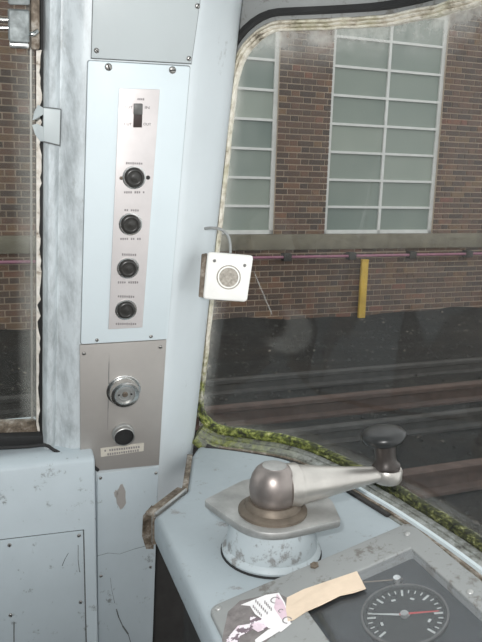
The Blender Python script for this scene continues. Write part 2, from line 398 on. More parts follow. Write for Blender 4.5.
# ---- column cover plate
t = thing('cover_plate', L.at(128, 560), 'narrow scuffed blue cover plate screwed below the grey lock plate', 'plate')
plate('sheet', L, [(97.5, 474), (158.5, 467), (152, 660), (97.5, 660)], -.0035, .0, M['lower'], t)
for q in ((100.5, 478), (156, 473), (150.5, 567), (101, 576)): screw(L, *q, .0, .0022, M['screw'], t)
def blotch(name, fr, cx, cy, w_, h_, n, mat, parent, k=14, jag=.35, rot=0.):
    pts = []
    for i in range(k):
        a = 2 * math.pi * i / k; s = 1 - jag * random.random(); x, y = math.cos(a) * w_ / 2 * s, math.sin(a) * h_ / 2 * s
        pts.append((cx + x * math.cos(rot) - y * math.sin(rot), cy + x * math.sin(rot) + y * math.cos(rot)))
    return plate(name, fr, pts, n - .0002, n + .0002, mat, parent, bev=0)
def scratch(fr, pts, w_, n, parent):
    bm = bmesh.new(); p = [fr.at(x + random.uniform(-.5, .5), y, n) for x, y in pts]
    for i in range(len(p) - 1):
        d = (p[i + 1] - p[i]).normalized().cross(fr.n) * w_ * random.uniform(.4, 1); q = [p[i] - d, p[i + 1] - d, p[i + 1] + d, p[i] + d]
        add_prism(bm, q, [k + fr.n * .0002 for k in q])
    return mesh_obj('scratch', bm, M['scuff_gap'], parent)
scratch(L, [(97, 556), (108, 553), (120, 554), (134, 549), (150, 545)], .0004, .0001, t)
scratch(L, [(116, 609), (119, 617), (123, 626), (128, 634), (131, 645)], .0011, .0001, t)
scratch(L, [(110, 578), (112, 590), (115, 603)], .0004, .0001, t)
blotch('bare_patch', L, 121.5, 497, 11, 30, .0002, M['grey'], t)
blotch('bare_patch', L, 116, 494, 5, 9, .0002, M['grey'], t)

plate('rust_patch', L, [(143, 516), (152, 505), (156, 512), (153.5, 549), (146, 549), (142, 536)], -.0002, .0006, M['trim'], t, bev=0)

# ---- access panel on the side wall
t = thing('access_panel', MF.at(44, 590), 'dented blue access panel screwed to the side wall below the ledge', 'panel')
plate('shadow_gap', MF, [(-60, 546.6), (84.2, 529.6), (87.8, 681), (-60, 681)], -.0005, .0006, M['scuff_gap'], t, bev=0)  # dark sheet behind the panel, drawing the shadow at its edge
plate('sheet', MF, [(-60, 548), (83, 531), (86.5, 680), (-60, 680)], .0006, .003, M['lower'], t, bev=.0008)
for q in ((9.5, 545), (79, 535.5), (80.5, 602), (10.5, 615)): screw(MF, *q, .003, .0024, M['screw'], t)

scratch(MF, [(14, 622), (13.6, 632), (14.2, 645)], .0009, .0031, t)
scratch(MF, [(62, 566), (65, 559), (68, 553)], .0004, .0031, t)
scratch(MF, [(78, 545), (78.6, 560), (79.4, 572)], .0004, .0031, t)

# ---- blanking plate at the top of the pillar
t = thing('blanking_plate', W.at(145, 20), 'plain grey-blue blanking plate at the top of the pillar', 'plate')
plate('shadow_gap', W, [(95.2, -120), (217, -120), (191.5, 64.4), (90.8, 58.9)], -.0002, .0006, M['scuff_gap'], t, bev=0)  # oversize dark sheet stands in for the shadow along the plate edge
plate('sheet', W, [(96, -120), (217, -120), (191.5, 63.5), (91.5, 58)], .0, .003, M['plate_top'], t, bev=.0008)
for q in ((96.5, 50.5), (189, 58.5), (197.5, 6)): screw(W, *q, .003, .0026, M['screw'], t)

# ---- blue control panel with the push-button strip
def text(name, body, fr, x, y, h, n, mat, parent, wpx=None):
    cu = bpy.data.curves.new(name, 'FONT'); cu.body = body; cu.align_x = 'CENTER'; cu.align_y = 'CENTER'; cu.size = 1.0
    to = bpy.data.objects.new(name, cu); C.objects.link(to); dg = bpy.context.evaluated_depsgraph_get()
    me = bpy.data.meshes.new_from_object(to.evaluated_get(dg)); bpy.data.objects.remove(to)
    a0, b0 = fr.px(x, y, n); bm = bmesh.new(); bm.from_mesh(me)
    xs = [v.co.x for v in bm.verts]; s = h / .72; sx = s
    if wpx: sx = (fr.px(x + wpx / 2, y, n)[0] - fr.px(x - wpx / 2, y, n)[0]) / (max(xs) - min(xs))
    for v in bm.verts: v.co = fr.p(a0 + v.co.x * sx, b0 + v.co.y * s, n)
    return mesh_obj(name, bm, mat, parent)
def marks(name, fr, x0, x1, y0, y1, hpx, n, mat, parent, k):
    """engraving too small to read: a row of short strokes"""
    bm = bmesh.new()
    for i in range(k):
        if random.random() < .12: continue
        x = x0 + (x1 - x0) * (i + .5) / k; y = y0 + (y1 - y0) * (i + .5) / k; w_ = abs(x1 - x0) / k * .34; h_ = hpx * .5 * random.uniform(.75, 1)
        q = [fr.at(x + a * w_, y + b * h_, n) for a, b in ((-1, -1), (1, -1), (1, 1), (-1, 1))]
        add_prism(bm, q, [p + fr.n * .0001 for p in q])
    return mesh_obj(name, bm, mat, parent)
t = thing('control_panel', W.at(130, 205), 'pale blue control panel carrying a silver strip of four black buttons', 'control panel')
plate('shadow_gap', W, [(87.2, 59.9), (190.5, 65.7), (167.3, 339.2), (80.3, 344.2)], -.0002, .0006, M['scuff_gap'], t, r=.003, bev=0)  # dark backing that paints a shadow line round the panel
plate('backplate', W, [(88, 60.5), (190.5, 66.5), (167.5, 339.5), (81, 344.5)], .0, .0045, M['panel'], t, r=.003, bev=.001)
for q in ((108.5, 67), (172.5, 70)): screw(W, *q, .0045, .0037, M['screw'], t)
for q in ((97, 340), (151, 336.5)): screw(W, *q, .0045, .0022, M['screw'], t)
st = plate('button_strip', W, [(119.5, 88.5), (160, 89.5), (142.5, 327.5), (108.5, 329.5)], .0045, .0062, M['strip'], t, bev=.0005)
st['label'] = 'silver metal strip with engraved lettering'
NS = .0062
bm = bmesh.new()
def rect_on(fr, bm, cx, cy, wx, hy, n0, n1, sk=0., mi=0):
    q = [(cx + a * wx / 2 - b * sk, cy + b * hy / 2) for a, b in ((-1, 1), (1, 1), (1, -1), (-1, -1))]
    return add_prism(bm, [fr.at(x, y, n0) for x, y in q], [fr.at(x, y, n0) + fr.n * (n1 - n0) for x, y in q], mi)
sw = plate('switch', W, [(133.3, 127.5), (142, 127.5), (142.8, 104), (134.2, 104)], NS, NS + .0012, M['brownpl'], t, bev=.0004); sw['label'] = 'small black slide switch'
plate('slider', W, [(133.9, 114.8), (142.5, 114.8), (142.8, 104), (134.3, 104)], NS + .0012, NS + .005, M['greypl'], sw, bev=.0005)
n_ = NS + .0002
marks('lettering', W, 133.5, 144.5, 99, 99.3, 2.4, n_, M['ink'], st, 6)
text('lettering', 'CUT', W, 128.6, 107.3, .0026, n_, M['print'], st, 7.5)
text('lettering', 'IN', W, 147.2, 107.7, .0026, n_, M['print'], st, 4.5)
text('lettering', 'CUT', W, 127.8, 124.2, .0026, n_, M['print'], st, 7.5)
text('lettering', 'OUT', W, 147.2, 124.4, .0026, n_, M['print'], st, 7.5)
for i, (x, y, r) in enumerate(((134.2, 177.3, 10.0), (130.5, 224, 9.9), (128, 268, 9.4), (126, 309.7, 9.2))):
    rr = r * W.px(x, y)[0] * 0 + r * (W.at(x + 1, y) - W.at(x, y)).length
    c = W.at(x, y, NS)
    rg = lathe('button_ring', c, W.n, [(rr * 1.19, -.0002), (rr * 1.17, .0008), (rr * 1.02, .0010), (rr * .99, -.0002)], M['chrome'], t, 30, 30, caps=False)
    bt = lathe('button', c, W.n, [(rr * .985, -.0008), (rr * .97, .0018), (rr * .86, .0034), (rr * .74, .0036), (rr * .70, .0028), (rr * .62, .0024), (rr * .3, .0036), (.0001, .0040)], M['blackpl'], t, 30, 50)
    k = .92
    marks('lettering', W, x - 8.5, x + 8.5, y - r - 4.2, y - r - 3.6, 2.4, n_, M['ink'], st, 8)
    marks('lettering', W, x - 10.5, x + 10.5, y + r + 5.0, y + r + 5.0, 2.4, n_, M['ink'], st, 10)
c = W.at(121.2, 178, NS); lathe('pin', c, W.n, [(.0019, -.0002), (.0019, .0008), (.0011, .0012), (.0009, .0004)], M['collar'], t, 12)
c = W.at(148, 177.6, NS); lathe('pin_hole', c, W.n, [(.0024, -.0002), (.0022, .0004), (.0014, .00045)], M['dark'], t, 14)

# ---- grey lock plate
t = thing('lock_plate', W.at(122, 405), 'bare grey metal plate with key lock and socket on the pillar', 'lock plate')
plate('backplate', W, [(79.8, 345.5), (166.5, 340), (159, 465), (80.5, 472.5)], .0, .0035, M['grey'], t, bev=.0006)
for q in ((84, 353.5), (160.5, 347), (86, 456)): screw(W, *q, .0035, .0024, M['screw'], t)
pxm = (W.at(124, 392) - W.at(123, 392)).length
blotch('scribe_line', W, 108.5, 390, .9, 92, .0036, M['scuff_gap'], t, 24, .5, .02)
c = W.at(123.5, 390, .0035); r = 17 * pxm
lk = lathe('key_lock', c, W.n, [(r, -.0002), (r * .99, .0015), (r * .93, .0022), (r * .86, .0020), (r * .84, .010), (r * .80, .0118), (r * .66, .0128), (r * .56, .0126), (r * .54, .0105)], M['chrome'], t, 36, 40, caps=False)
lathe('lock_barrel', c, W.n, [(r * .55, .004), (r * .55, .0108), (r * .5, .0112), (r * .36, .0112), (r * .33, .0102), (r * .2, .0102)], M['steel'], lk, 30, 30)
lathe('keyway', c, W.n, [(r * .17, .010), (r * .17, .0112), (r * .12, .0118), (r * .05, .0116)], M['collar'], lk, 16)
for s in (-1, 1): lathe('keyway', c + W.u * s * r * .36, W.n, [(r * .06, .0105), (r * .06, .0114)], M['dark'], lk, 10)
c = W.at(122.7, 432.5, .0035); r = 11.3 * pxm
so = lathe('socket', c, W.n, [(r, -.0002), (r, .002), (r * .97, .0035), (r * .90, .0045), (r * .90, .0075), (r * .93, .0082), (r * .92, .0105), (r * .87, .0110), (r * .85, .0104)], M['steel'], t, 32, 40, caps=False)
lathe('socket_hole', c, W.n, [(r * .85, .0104), (r * .83, .0090), (r * .80, .006), (.0001, .006)], M['dark'], so, 24, caps=False)
lb = plate('instruction_label', W, [(100.5, 448.5), (144, 443), (143.5, 451), (101, 457)], .0035, .0039, M['label'], t, bev=0); lb['label'] = 'small cream instruction strip'
for y0, y1, k, a, b in ((450.8, 446.8, 15, 104, 140), (454.4, 450.2, 14, 107, 139)): marks('lettering', W, a, b, y0, y1, 2.4, .00395, M['ink'], lb, k)

# ------------------------------------------------------------------ side window
t = thing('window_2', W.at(20, 300, -.03), 'side window with flaking white rubber beside the pillar', 'window', kind='structure')
def flat_uv(o, fn):
    me = o.data; ul = me.uv_layers.new(name='UVMap')
    for lp in me.loops: ul.data[lp.index].uv = fn(me.vertices[lp.vertex_index].co + WL[o.name])
def side_dirt(m, s, f, n):
    e = m.thr(s.outputs[0], 0, .022, .26, 0)
    return m.math('ADD', f, m.math('MULTIPLY', e, m.thr(n, .3, .7, .2, 1)))
M['glass2'] = glass('side_glass', side_dirt, .010, .06)
xs0, xs1 = W.px(vx(37, 200), 200, -.030)[0], W.px(vx(-330, 200), 200, -.030)[0]
y1 = W.px(20, 437, -.03)[1]; y0 = W.px(20, -140, -.03)[1]
bm = bmesh.new(); add_prism(bm, [W.p(a, b, -.034) for a, b in ((xs1, y1), (xs0, y1), (xs0, y0), (xs1, y0))], [W.p(a, b, -.030) for a, b in ((xs1, y1), (xs0, y1), (xs0, y0), (xs1, y0))])
g = mesh_obj('glass', bm, M['glass2'], t); flat_uv(g, lambda p: (W.px(vx(33.5, 200), 200, -.03)[0] - (p - W.o).dot(W.u), 0))
# jagged strip of flaking white sealant down the window edge
bm = bmesh.new(); a_, b_, c_ = [], [], []
k = 70
for i in range(k + 1):
    y = 50 + (438 - 50) * i / k; x0 = vx(36.2, y); x1 = vx(41.2 + random.uniform(-1.8, 1.2) - (1.2 if y > 330 else 0) - (2.6 if 295 < y < 330 and i % 3 else 0), y)
    a_.append(bm.verts.new(W.at(x0, y, -.024))); b_.append(bm.verts.new(W.at(x1, y, -.024 + random.uniform(-.001, .002)))); c_.append((bm.verts.new(W.at(x0, y, -.030)), bm.verts.new(W.at(x1, y, -.030))))
for i in range(k):
    bm.faces.new((a_[i], b_[i], b_[i + 1], a_[i + 1])); bm.faces.new((c_[i][0], a_[i], a_[i + 1], c_[i + 1][0])); bm.faces.new((b_[i], c_[i][1], c_[i + 1][1], b_[i + 1])); bm.faces.new((c_[i][1], c_[i][0], c_[i + 1][0], c_[i + 1][1]))
mesh_obj('sealant', bm, M['flake'], t)
plate('rubber', W, [(vx(36, -120), -120), (vx(47, -120), -120), (vx(47, 440), 440), (vx(36, 440), 440)], -.036, -.028, M['black'], t, bev=.001)
plate('glazing_bead', W, [(vx(29.5, -120), -120), (vx(32, -120), -120), (vx(32, 432), 432), (vx(29.5, 432), 432)], -.036, -.0335, M['grey'], t, bev=.0005)
plate('bottom_rail', W, [(-260, 433), (36, 424), (40, 440), (-260, 450)], -.036, -.022, M['trim'], t, bev=.002)
plate('bottom_bead', W, [(-260, 446), (44, 436), (45, 446), (-260, 458)], -.036, -.012, M['black'], t, bev=.002)

# window catch
t = thing('window_catch', W.at(19, 28, -.01), 'worn silver sliding catch at the top of the side window', 'latch')
plate('body', W, [(8.5, 9.5), (29.5, 10.5), (29.5, 43), (9, 42)], -.018, .002, M['catch'], t, r=.002, bev=.002, seg=3)
plate('lip', W, [(9, 42.5), (29.5, 43), (29, 49), (10, 48.5)], -.014, .0005, M['chrome'], t, r=.003, bev=.001)
plate('body', W, [(9, -30), (30, -30), (30, 5.5), (8.5, 5)], -.018, .001, M['catch'], t, bev=.002)
tube('rod', [W.at(-40, 18, -.008), W.at(10, 20, -.008)], .0014, M['chrome'], t)
tube('rod', [W.at(-40, 28, -.010), W.at(10, 28, -.010)], .0014, M['chrome'], t)
tube('hook', smooth_path([W.at(28, 34, -.004), W.at(33, 34, -.002), W.at(37, 31, -.006)]), .0022, M['chrome'], t)
plate('guide', W, [(30, -60), (40, -60), (40, 50), (31, 50)], -.030, -.010, M['trim'], t, bev=.002)

# bent sheet bracket
t = thing('bracket', W.at(50, 125), 'bent pale painted metal bracket on the pillar edge beside the side window', 'bracket')
plate('dark_edge', W, [(42.8, 106.8), (61.3, 109), (60.2, 146.4), (42.8, 142.4)], -.003, -.0010, M['scuff_gap'], t, bev=0)  # slightly larger dark plate, showing as an outline of the bracket
plate('plate', W, [(43.5, 108), (60.5, 110), (60, 127), (59.5, 145), (43.5, 141)], -.002, .0012, M['plate_top'], t, bev=.0005)
def tab(ps):
    bm = bmesh.new(); q = [W.at(x, y, n) for x, y, n in ps]; add_prism(bm, q, [p + W.n * .0012 for p in q]); return mesh_obj('tab', bm, M['plate_top'], t)
tab([(43.5, 108, -.001), (38, 104.5, .004), (34, 112, .008), (32.5, 120, .008), (36, 119, .004), (43.5, 114, -.001)])
tab([(43.5, 127, -.001), (37, 123.5, .004), (32, 125, .008), (35, 134, .008), (40, 141, .004), (43.5, 141, -.001)])

# ------------------------------------------------------------------ windscreen
def curve_at(pts, n):
    p = smooth_path(pts, 24); d = [0]
    for i in range(len(p) - 1): d.append(d[-1] + (p[i + 1] - p[i]).length)
    out = []; j = 0
    for k in range(n + 1):
        s = d[-1] * k / n
        while j < len(d) - 2 and d[j + 1] < s: j += 1
        t_ = (s - d[j]) / (d[j + 1] - d[j]); out.append(p[j].lerp(p[j + 1], min(1, t_)))
    return out, d[-1]
low = [at_z(x, y, ZS) for x, y in ((198, 427), (250, 433), (300, 442), (345, 461), (385, 483), (420, 503), (482, 543))]
low += [UB(.460, -.40, ZS - CAM.z), UB(.462, -.20, ZS - CAM.z), UB(.462, 0.1, ZS - CAM.z)]
top = [UB(.277, -.792, .155), UB(.315, -.755, .155), UB(.357, -.722, .155), UB(.392, -.690, .155), UB(.409, -.655, .155), UB(.420, -.605, .155), UB(.424, -.55, .155), UB(.428, -.40, .155), UB(.430, -.20, .155), UB(.430, 0.1, .155)]
NG = 80
# corresponding parameter: match the knots of the two curves
def knot_curve(kn, n=8): return smooth_path(kn, n)
lc, tcv = knot_curve(low), knot_curve(top)
def S(s, t_):
    """surface point: s along the sill in knot units, t up"""
    x = max(0, min(len(lc) - 1.0001, s * 8)); i = int(x); q = x - i
    return lc[i].lerp(lc[i + 1], q).lerp(tcv[i].lerp(tcv[i + 1], q), t_)
SMAX = len(low) - 1.001
dist = [0]
for i in range(len(lc) - 1): dist.append(dist[-1] + (lc[i + 1].lerp(tcv[i + 1], .5) - lc[i].lerp(tcv[i], .5)).length)
def s_of(d):
    for i in range(len(dist) - 1):
        if dist[i + 1] >= d: return (i + (d - dist[i]) / (dist[i + 1] - dist[i])) / 8
    return SMAX
HT = .52; DT = dist[-1]
def SP(d, h): return S(s_of(d), h / HT)
def SN(d, h):
    a = SP(d + .004, h) - SP(d - .004 if d > .004 else d, h); b = SP(d, h + .004) - SP(d, h - .004)
    n = a.cross(b).normalized()
    return n if n.dot(CAM - SP(d, h)) > 0 else -n
# where things sit on the glass, in (d, h)
def glass_uv(x, y):
    best = None
    for i in range(0, 60):
        for j in range(0, 53):
            d, h = i * .01, j * .01; q = proj(SP(d, h)); e = (q[0] - x) ** 2 + (q[1] - y) ** 2
            if best is None or e < best[0]: best = (e, d, h)
    return best[1], best[2]
refl1, refl2 = glass_uv(285, 332), glass_uv(262, 322)
scr = glass_uv(251, 274), glass_uv(273, 318)
def screen_dirt_refl(m, s, f, n):
    d, h = s.outputs[0], s.outputs[1]
    e1 = m.thr(d, .0, .022, 1, 0); e2 = m.thr(h, HT - .055, HT - .010, 0, 1); e3 = m.thr(h, .0, .02, .5, 0)
    e = m.math('MAXIMUM', m.math('MAXIMUM', m.math('MULTIPLY', e1, e1), m.math('MULTIPLY', e2, e2)), e3)
    e = m.math('MULTIPLY', e, m.thr(m.noise(m.pos(), 22, 5, .7), .3, .62, .03, .62))
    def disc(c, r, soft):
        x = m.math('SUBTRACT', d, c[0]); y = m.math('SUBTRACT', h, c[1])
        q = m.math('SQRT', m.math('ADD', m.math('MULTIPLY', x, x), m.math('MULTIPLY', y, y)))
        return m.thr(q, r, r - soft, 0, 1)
    refl = m.math('MULTIPLY', disc(refl1, .036, .008), m.math('SUBTRACT', 1., disc(refl2, .034, .010)))  # pale crescent of a reflection painted into the glass film
    f = m.math('ADD', f, m.math('MULTIPLY', refl, .07))
    # one straight scratch
    (ax, ay), (bx, by) = scr; L_ = math.hypot(bx - ax, by - ay); ux, uy = (bx - ax) / L_, (by - ay) / L_
    px_ = m.math('SUBTRACT', d, ax); py_ = m.math('SUBTRACT', h, ay)
    al = m.math('ADD', m.math('MULTIPLY', px_, ux), m.math('MULTIPLY', py_, uy))
    pe = m.math('ABSOLUTE', m.math('SUBTRACT', m.math('MULTIPLY', px_, uy), m.math('MULTIPLY', py_, ux)))
    k_ = m.math('MULTIPLY', m.thr(pe, .0011, .0004, 0, 1), m.math('MULTIPLY', m.thr(al, 0, .003, 0, 1), m.thr(al, L_, L_ - .003, 0, 1)))
    f = m.math('ADD', f, m.math('MULTIPLY', k_, .32))
    return m.math('MINIMUM', m.math('ADD', f, e), .8)
M['glass1'] = glass('screen_glass', screen_dirt_refl, .028, .16)
t1 = thing('window_1', SP(.1, 0), 'large curved windscreen with mossy rubber seal', 'window', kind='structure')
bm = bmesh.new(); grid = []
nd, nh = 90, 14
for i in range(nd + 1):
    d = DT * i / nd; grid.append([bm.verts.new(SP(d, HT * j / nh) - SN(min(d, DT - .02), .2) * .004) for j in range(nh + 1)])
uvd = {}
for i in range(nd + 1):
    for j in range(nh + 1): uvd[grid[i][j]] = (DT * i / nd, HT * j / nh)
ul = bm.loops.layers.uv.new('UVMap')
for i in range(nd):
    for j in range(nh):
        f = bm.faces.new((grid[i][j], grid[i + 1][j], grid[i + 1][j + 1], grid[i][j + 1]))
        for lp in f.loops: lp[ul].uv = uvd[lp.vert]
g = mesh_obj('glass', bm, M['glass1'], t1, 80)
# seal path: rounded corners at the pillar side, running past the frame at the right
path = [(DT - .01, 0)]
RB, RT = .040, .060
k = 46
for i in range(1, k): path.append((DT - .01 - (DT - .01 - RB) * i / k, 0))
for i in range(11):
    a = math.pi / 2 * i / 10; path.append((RB - RB * math.sin(a), RB - RB * math.cos(a)))
for i in range(1, 16): path.append((0, RB + (HT - RT - RB) * i / 16))
for i in range(11):
    a = math.pi / 2 * i / 10; path.append((RT - RT * math.cos(a), HT - RT + RT * math.sin(a)))
for i in range(1, k): path.append((RT + (DT - .01 - RT) * i / k, HT))
path.append((DT - .01, HT))
P_ = [SP(*q) for q in path]; fr_ = []
for i, q in enumerate(path):
    tg = (P_[min(i + 1, len(P_) - 1)] - P_[max(i - 1, 0)]).normalized(); n = SN(max(.006, min(q[0], DT - .02)), max(.006, min(q[1], HT - .006)))
    o_ = tg.cross(n).normalized()
    c_in = SP(.3, .26)
    fr_.append((o_, n))
# make the first frame vector point away from the glass
if fr_[2][0].dot(Z) > 0: fr_ = [(-a, b) for a, b in fr_]
ribs = [(-.0026, -.006), (-.0026, .001), (-.0016, .0034), (0, .0038), (.0010, .0008), (.0022, .0042), (.0038, .0050), (.0048, .0014), (.0060, .0042), (.0076, .0038), (.0088, .0010), (.009, -.006)]
# uneven, aged rubber
fr2 = []; P2 = []
for p, f in zip(P_, fr_):
    P2.append(p + f[1] * random.uniform(-.0006, .0006) + f[0] * random.uniform(-.0006, .0006)); fr2.append(f)
seal = ring_sweep('seal', P2, fr2, ribs, M['seal'], t1, smooth=70)
# body-side flange under/behind the seal
fl_ = [(.007, -.012), (.007, .003), (.0085, .010), (.0105, .0105), (.0105, .012), (.0090, .013), (.0110, .021), (.0135, .022), (.0135, .024), (.0120, .025), (.0125, .033), (.016, .035), (.022, .035), (.022, -.012)]
kk = k + 6
ring_sweep('sill_flange', P_[:kk], fr_[:kk], fl_, M['sill'], t1, smooth=40)
strip = [(.0120, .0195), (.0080, .0205), (.0078, .0250), (.0120, .0262)]
ring_sweep('sill_strip', P_[:k - 6], fr_[:k - 6], strip, M['panel'], t1, smooth=40)
groove = [(.0128, .0265), (.0100, .0272), (.0100, .0305), (.0135, .0315)]
ring_sweep('sill_groove', P_[:k + 2], fr_[:k + 2], groove, M['trim'], t1, smooth=40)
dark_edge = [(.0120, .0310), (.0100, .0320), (.0100, .0375), (.0150, .0385)]
ring_sweep('grime_line', P_[k - 12:k + 4], fr_[k - 12:k + 4], dark_edge, M['under'], t1, smooth=40)
fl3 = [(.009, -.012), (.009, -.0005), (.024, -.003), (.060, -.006), (.20, -.012), (.20, -.020)]
ring_sweep('header', P_[k + 26:], fr_[k + 26:], fl3, M['frame'], t1, smooth=40)
fl4 = [(.013, -.001), (.013, .0035), (.016, .0050), (.021, .0035), (.021, -.001)]
ring_sweep('header_gutter', P_[k + 30:], fr_[k + 30:], fl4, M['black'], t1, smooth=40)

# ------------------------------------------------------------------ warning buzzer box
dep = .80; bx0 = CAM + ray(228, 277) * dep
nb = (CAM - bx0).normalized(); BF = Frame(bx0, nb.cross(Z).cross(nb).cross(nb) * -1 if False else Z.cross(nb), nb.cross(Z.cross(nb)))
t = thing('buzzer_box', BF.at(228, 300), 'small white buzzer box with round grey grille wired to the pillar', 'buzzer')
plate('case', BF, [(207.5, 251.5), (253.5, 255.5), (246.8, 302), (202.8, 299)], -.024, .0, M['white'], t, r=.0045, bev=.0022, seg=3)
c = BF.at(228.7, 277.3, 0); r = 11.6 * dep / F
lathe('grille', c, BF.n, [(r * 1.05, -.0005), (r * 1.05, .0004), (r * .98, .0008), (r * .94, -.0002), (r * .6, .0004), (r * .2, .0007)], M['speaker'], t, 32)
for q in ((214.6, 260.8), (244.8, 265.5)): screw(BF, *q, .0002, .0019, M['screw'], t)
plate('mounting_lug', BF, [(201.5, 254), (207, 253), (205, 298), (198.5, 297)], -.026, -.010, M['trim'], t, bev=.001)
tube('cable', smooth_path([BF.at(230.5, 253, -.012), BF.at(230, 243, -.012), BF.at(227.5, 235, -.010), BF.at(221, 229.5, -.008), BF.at(212, 228, -.008), BF.at(205, 228.5, -.014)]), .0017, M['frame'], t)

# ------------------------------------------------------------------ desk
A_, B_, C_ = at_z(154.5, 516, ZD), at_z(186, 491, ZD), at_z(191, 456, ZD)
uD = (A_ - CAM).dot(U)
def ins(p, k=.010):                                # a sill point pulled inward, at desk height
    q = Vector(p); q.z = ZD; return q
inner = []
for i in range(0, len(lc)):
    p = lc[i]; tg = (lc[min(i + 1, len(lc) - 1)] - lc[max(0, i - 1)]).normalized(); n = Vector((tg.y, -tg.x, 0))
    if n.dot(CAM - p) < 0: n = -n
    q = p + n * .030; inner.append(Vector((q.x, q.y, ZD)))
inner = [q for q in inner if (q - CAM).dot(U) > (C_ - CAM).dot(U) + .012 and (q - CAM).dot(B) < -.02]
poly = [UB(uD, -.05, ZD - CAM.z), A_, B_, C_] + inner[::2] + [UB(.447, -.05, ZD - CAM.z)]
t = thing('desk', UB(.3, -.5, -.42), 'pale blue driver desk under the windscreen', 'desk')
bm = bmesh.new(); add_prism(bm, [p - Z * .034 for p in poly], poly); bmesh.ops.recalc_face_normals(bm, faces=bm.faces)
bevel(bm, .007, 4, 60); mesh_obj('desk_top', bm, M['desk'], t, 40)
ped = [UB(uD + .035, -.06, 0), UB(uD + .035, -.70, 0), UB(.40, -.70, 0), UB(.40, -.06, 0)]
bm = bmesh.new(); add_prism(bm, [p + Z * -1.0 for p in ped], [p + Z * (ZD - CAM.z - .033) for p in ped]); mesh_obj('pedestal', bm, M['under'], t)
# dirty metal edging round the cut-out at the pillar
def edging(name, a, b, w_=.0075, h0=-.002, h1=.0028):
    d = (b - a).normalized(); s = d.cross(Z); s = s if s.dot(CAM - (a + b) / 2) < 0 else -s
    q = [a - s * .002, b - s * .002, b + s * w_, a + s * w_]; bm = bmesh.new(); add_prism(bm, [p + Z * h0 for p in q], [p + Z * h1 for p in q])
    bmesh.ops.recalc_face_normals(bm, faces=bm.faces); bevel(bm, .001); return mesh_obj(name, bm, M['trim'], t, 40)
edging('edge_trim', A_, B_, .012); edging('edge_trim', B_, C_, .005)
edging('edge_lip', A_, B_, .0008, -.003, .0040).data.materials[0] = M['steel']
q = [A_ + U * -.0015 - B * .002, A_ + U * -.0015 - B * .010, A_ + U * .003 - B * .012, A_ + U * .003 - B * .002]
bm = bmesh.new(); add_prism(bm, [p - Z * .036 for p in q], [p + Z * .002 for p in q]); mesh_obj('edge_trim', bm, M['trim'], t)

# ------------------------------------------------------------------ brake controller
c0 = at_z(271, 551, ZD); cu, cb = (c0 - CAM).dot(U), (c0 - CAM).dot(B)
def z_on_axis(y):                                   # height on the spindle axis seen at row y
    lo, hi = -.5, .0
    for _ in range(40):
        md = (lo + hi) / 2
        if proj(Vector((c0.x, c0.y, CAM.z + md)))[1] > y: lo = md
        else: hi = md
    return CAM.z + lo
zp, zh = z_on_axis(511), z_on_axis(487)
dpx = proj(c0)[2] / F
t = thing('brake_controller', c0, 'worn metal brake controller with crank handle on blue conical base', 'controller')
H = zp - c0.z
lathe('base', c0, Z, [(49 * dpx, .0018), (49.5 * dpx, .004), (48 * dpx, .007), (45.5 * dpx, .009), (44 * dpx, H * .45), (41 * dpx, H - .004)], M['base'], t, 40)
lathe('base_gasket', c0, Z, [(50.5 * dpx, .0002), (50.5 * dpx, .0016), (48 * dpx, .0022)], M['black'], t, 40)
PF = Frame(Vector((c0.x, c0.y, zp)), Vector((1, 0, 0)), Vector((0, 1, 0)))
pp = [PF.px(x, y, 0) for x, y in ((203.5, 499.5), (259, 539), (341.5, 520), (332, 499), (290, 478), (246, 478))]
pp = round_poly([Vector((*q, 0)) for q in pp], [.005, .040, .005, .008, .020, .012], 8)
o = plate('top_plate', PF, None, -.008, .0, M['steel'], t, uv=[tuple(q)[:2] for q in pp], bev=.0015); o['label'] = 'worn silver diamond plate'
hc = Vector((c0.x, c0.y, zh)); hr = 24.5 * proj(hc)[2] / F
lathe('collar', Vector((c0.x, c0.y, zp)), Z, [(hr * 1.42, 0), (hr * 1.42, .003), (hr * 1.30, .005), (hr * 1.16, .006), (hr * 1.12, .009), (hr * 1.0, .012)], M['collar'], t, 36)
lathe('hub', hc, Z, [(hr * .60, -hr * .95), (hr * .82, -hr * .72), (hr * .95, -hr * .42), (hr, -.05 * hr), (hr * .98, hr * .22), (hr * .90, hr * .52), (hr * .76, hr * .76), (hr * .60, hr * .90), (hr * .52, hr * .93), (hr * .44, hr * .93), (hr * .2, hr * .945), (.0001, hr * .95)], M['hub'], t, 40, 38)
lathe('hub_cap', hc, Z, [(hr * .50, hr * .90), (hr * .49, hr * .955), (hr * .3, hr * .985), (.0001, hr * .99)], M['steel'], t, 30)
# arm
he = at_z(388.5, 474, zh - .001); ad = (he - hc); al = ad.length; ad.normalize(); sd = ad.cross(Z).normalized()
bm = bmesh.new(); rings = []
for q, w_, h_, dz in ((.10, .92, .90, -.02), (.185, .94, .92, -.02), (.20, .88, .88, -.02), (.22, .84, .83, -.02), (.40, .72, .68, -.02), (.65, .54, .47, .02), (.88, .42, .31, .06), (.97, .40, .29, .06), (1.03, .36, .27, .06), (1.07, .27, .23, .06), (1.09, .14, .14, .06)):
    rings.append([bm.verts.new(hc + ad * al * q + Z * (dz * hr + math.sin(a) * hr * h_) + sd * math.cos(a) * hr * w_) for a in [2 * math.pi * i / 24 for i in range(24)]])
for i in range(len(rings) - 1):
    for j in range(24): bm.faces.new((rings[i][j], rings[i][(j + 1) % 24], rings[i + 1][(j + 1) % 24], rings[i + 1][j]))
bm.faces.new(rings[0][::-1]); bm.faces.new(rings[-1])
mesh_obj('arm', bm, M['arm'], t, 50)
kc = hc + ad * al * .985; kz = hr * .30
kr = 22 * proj(kc)[2] / F
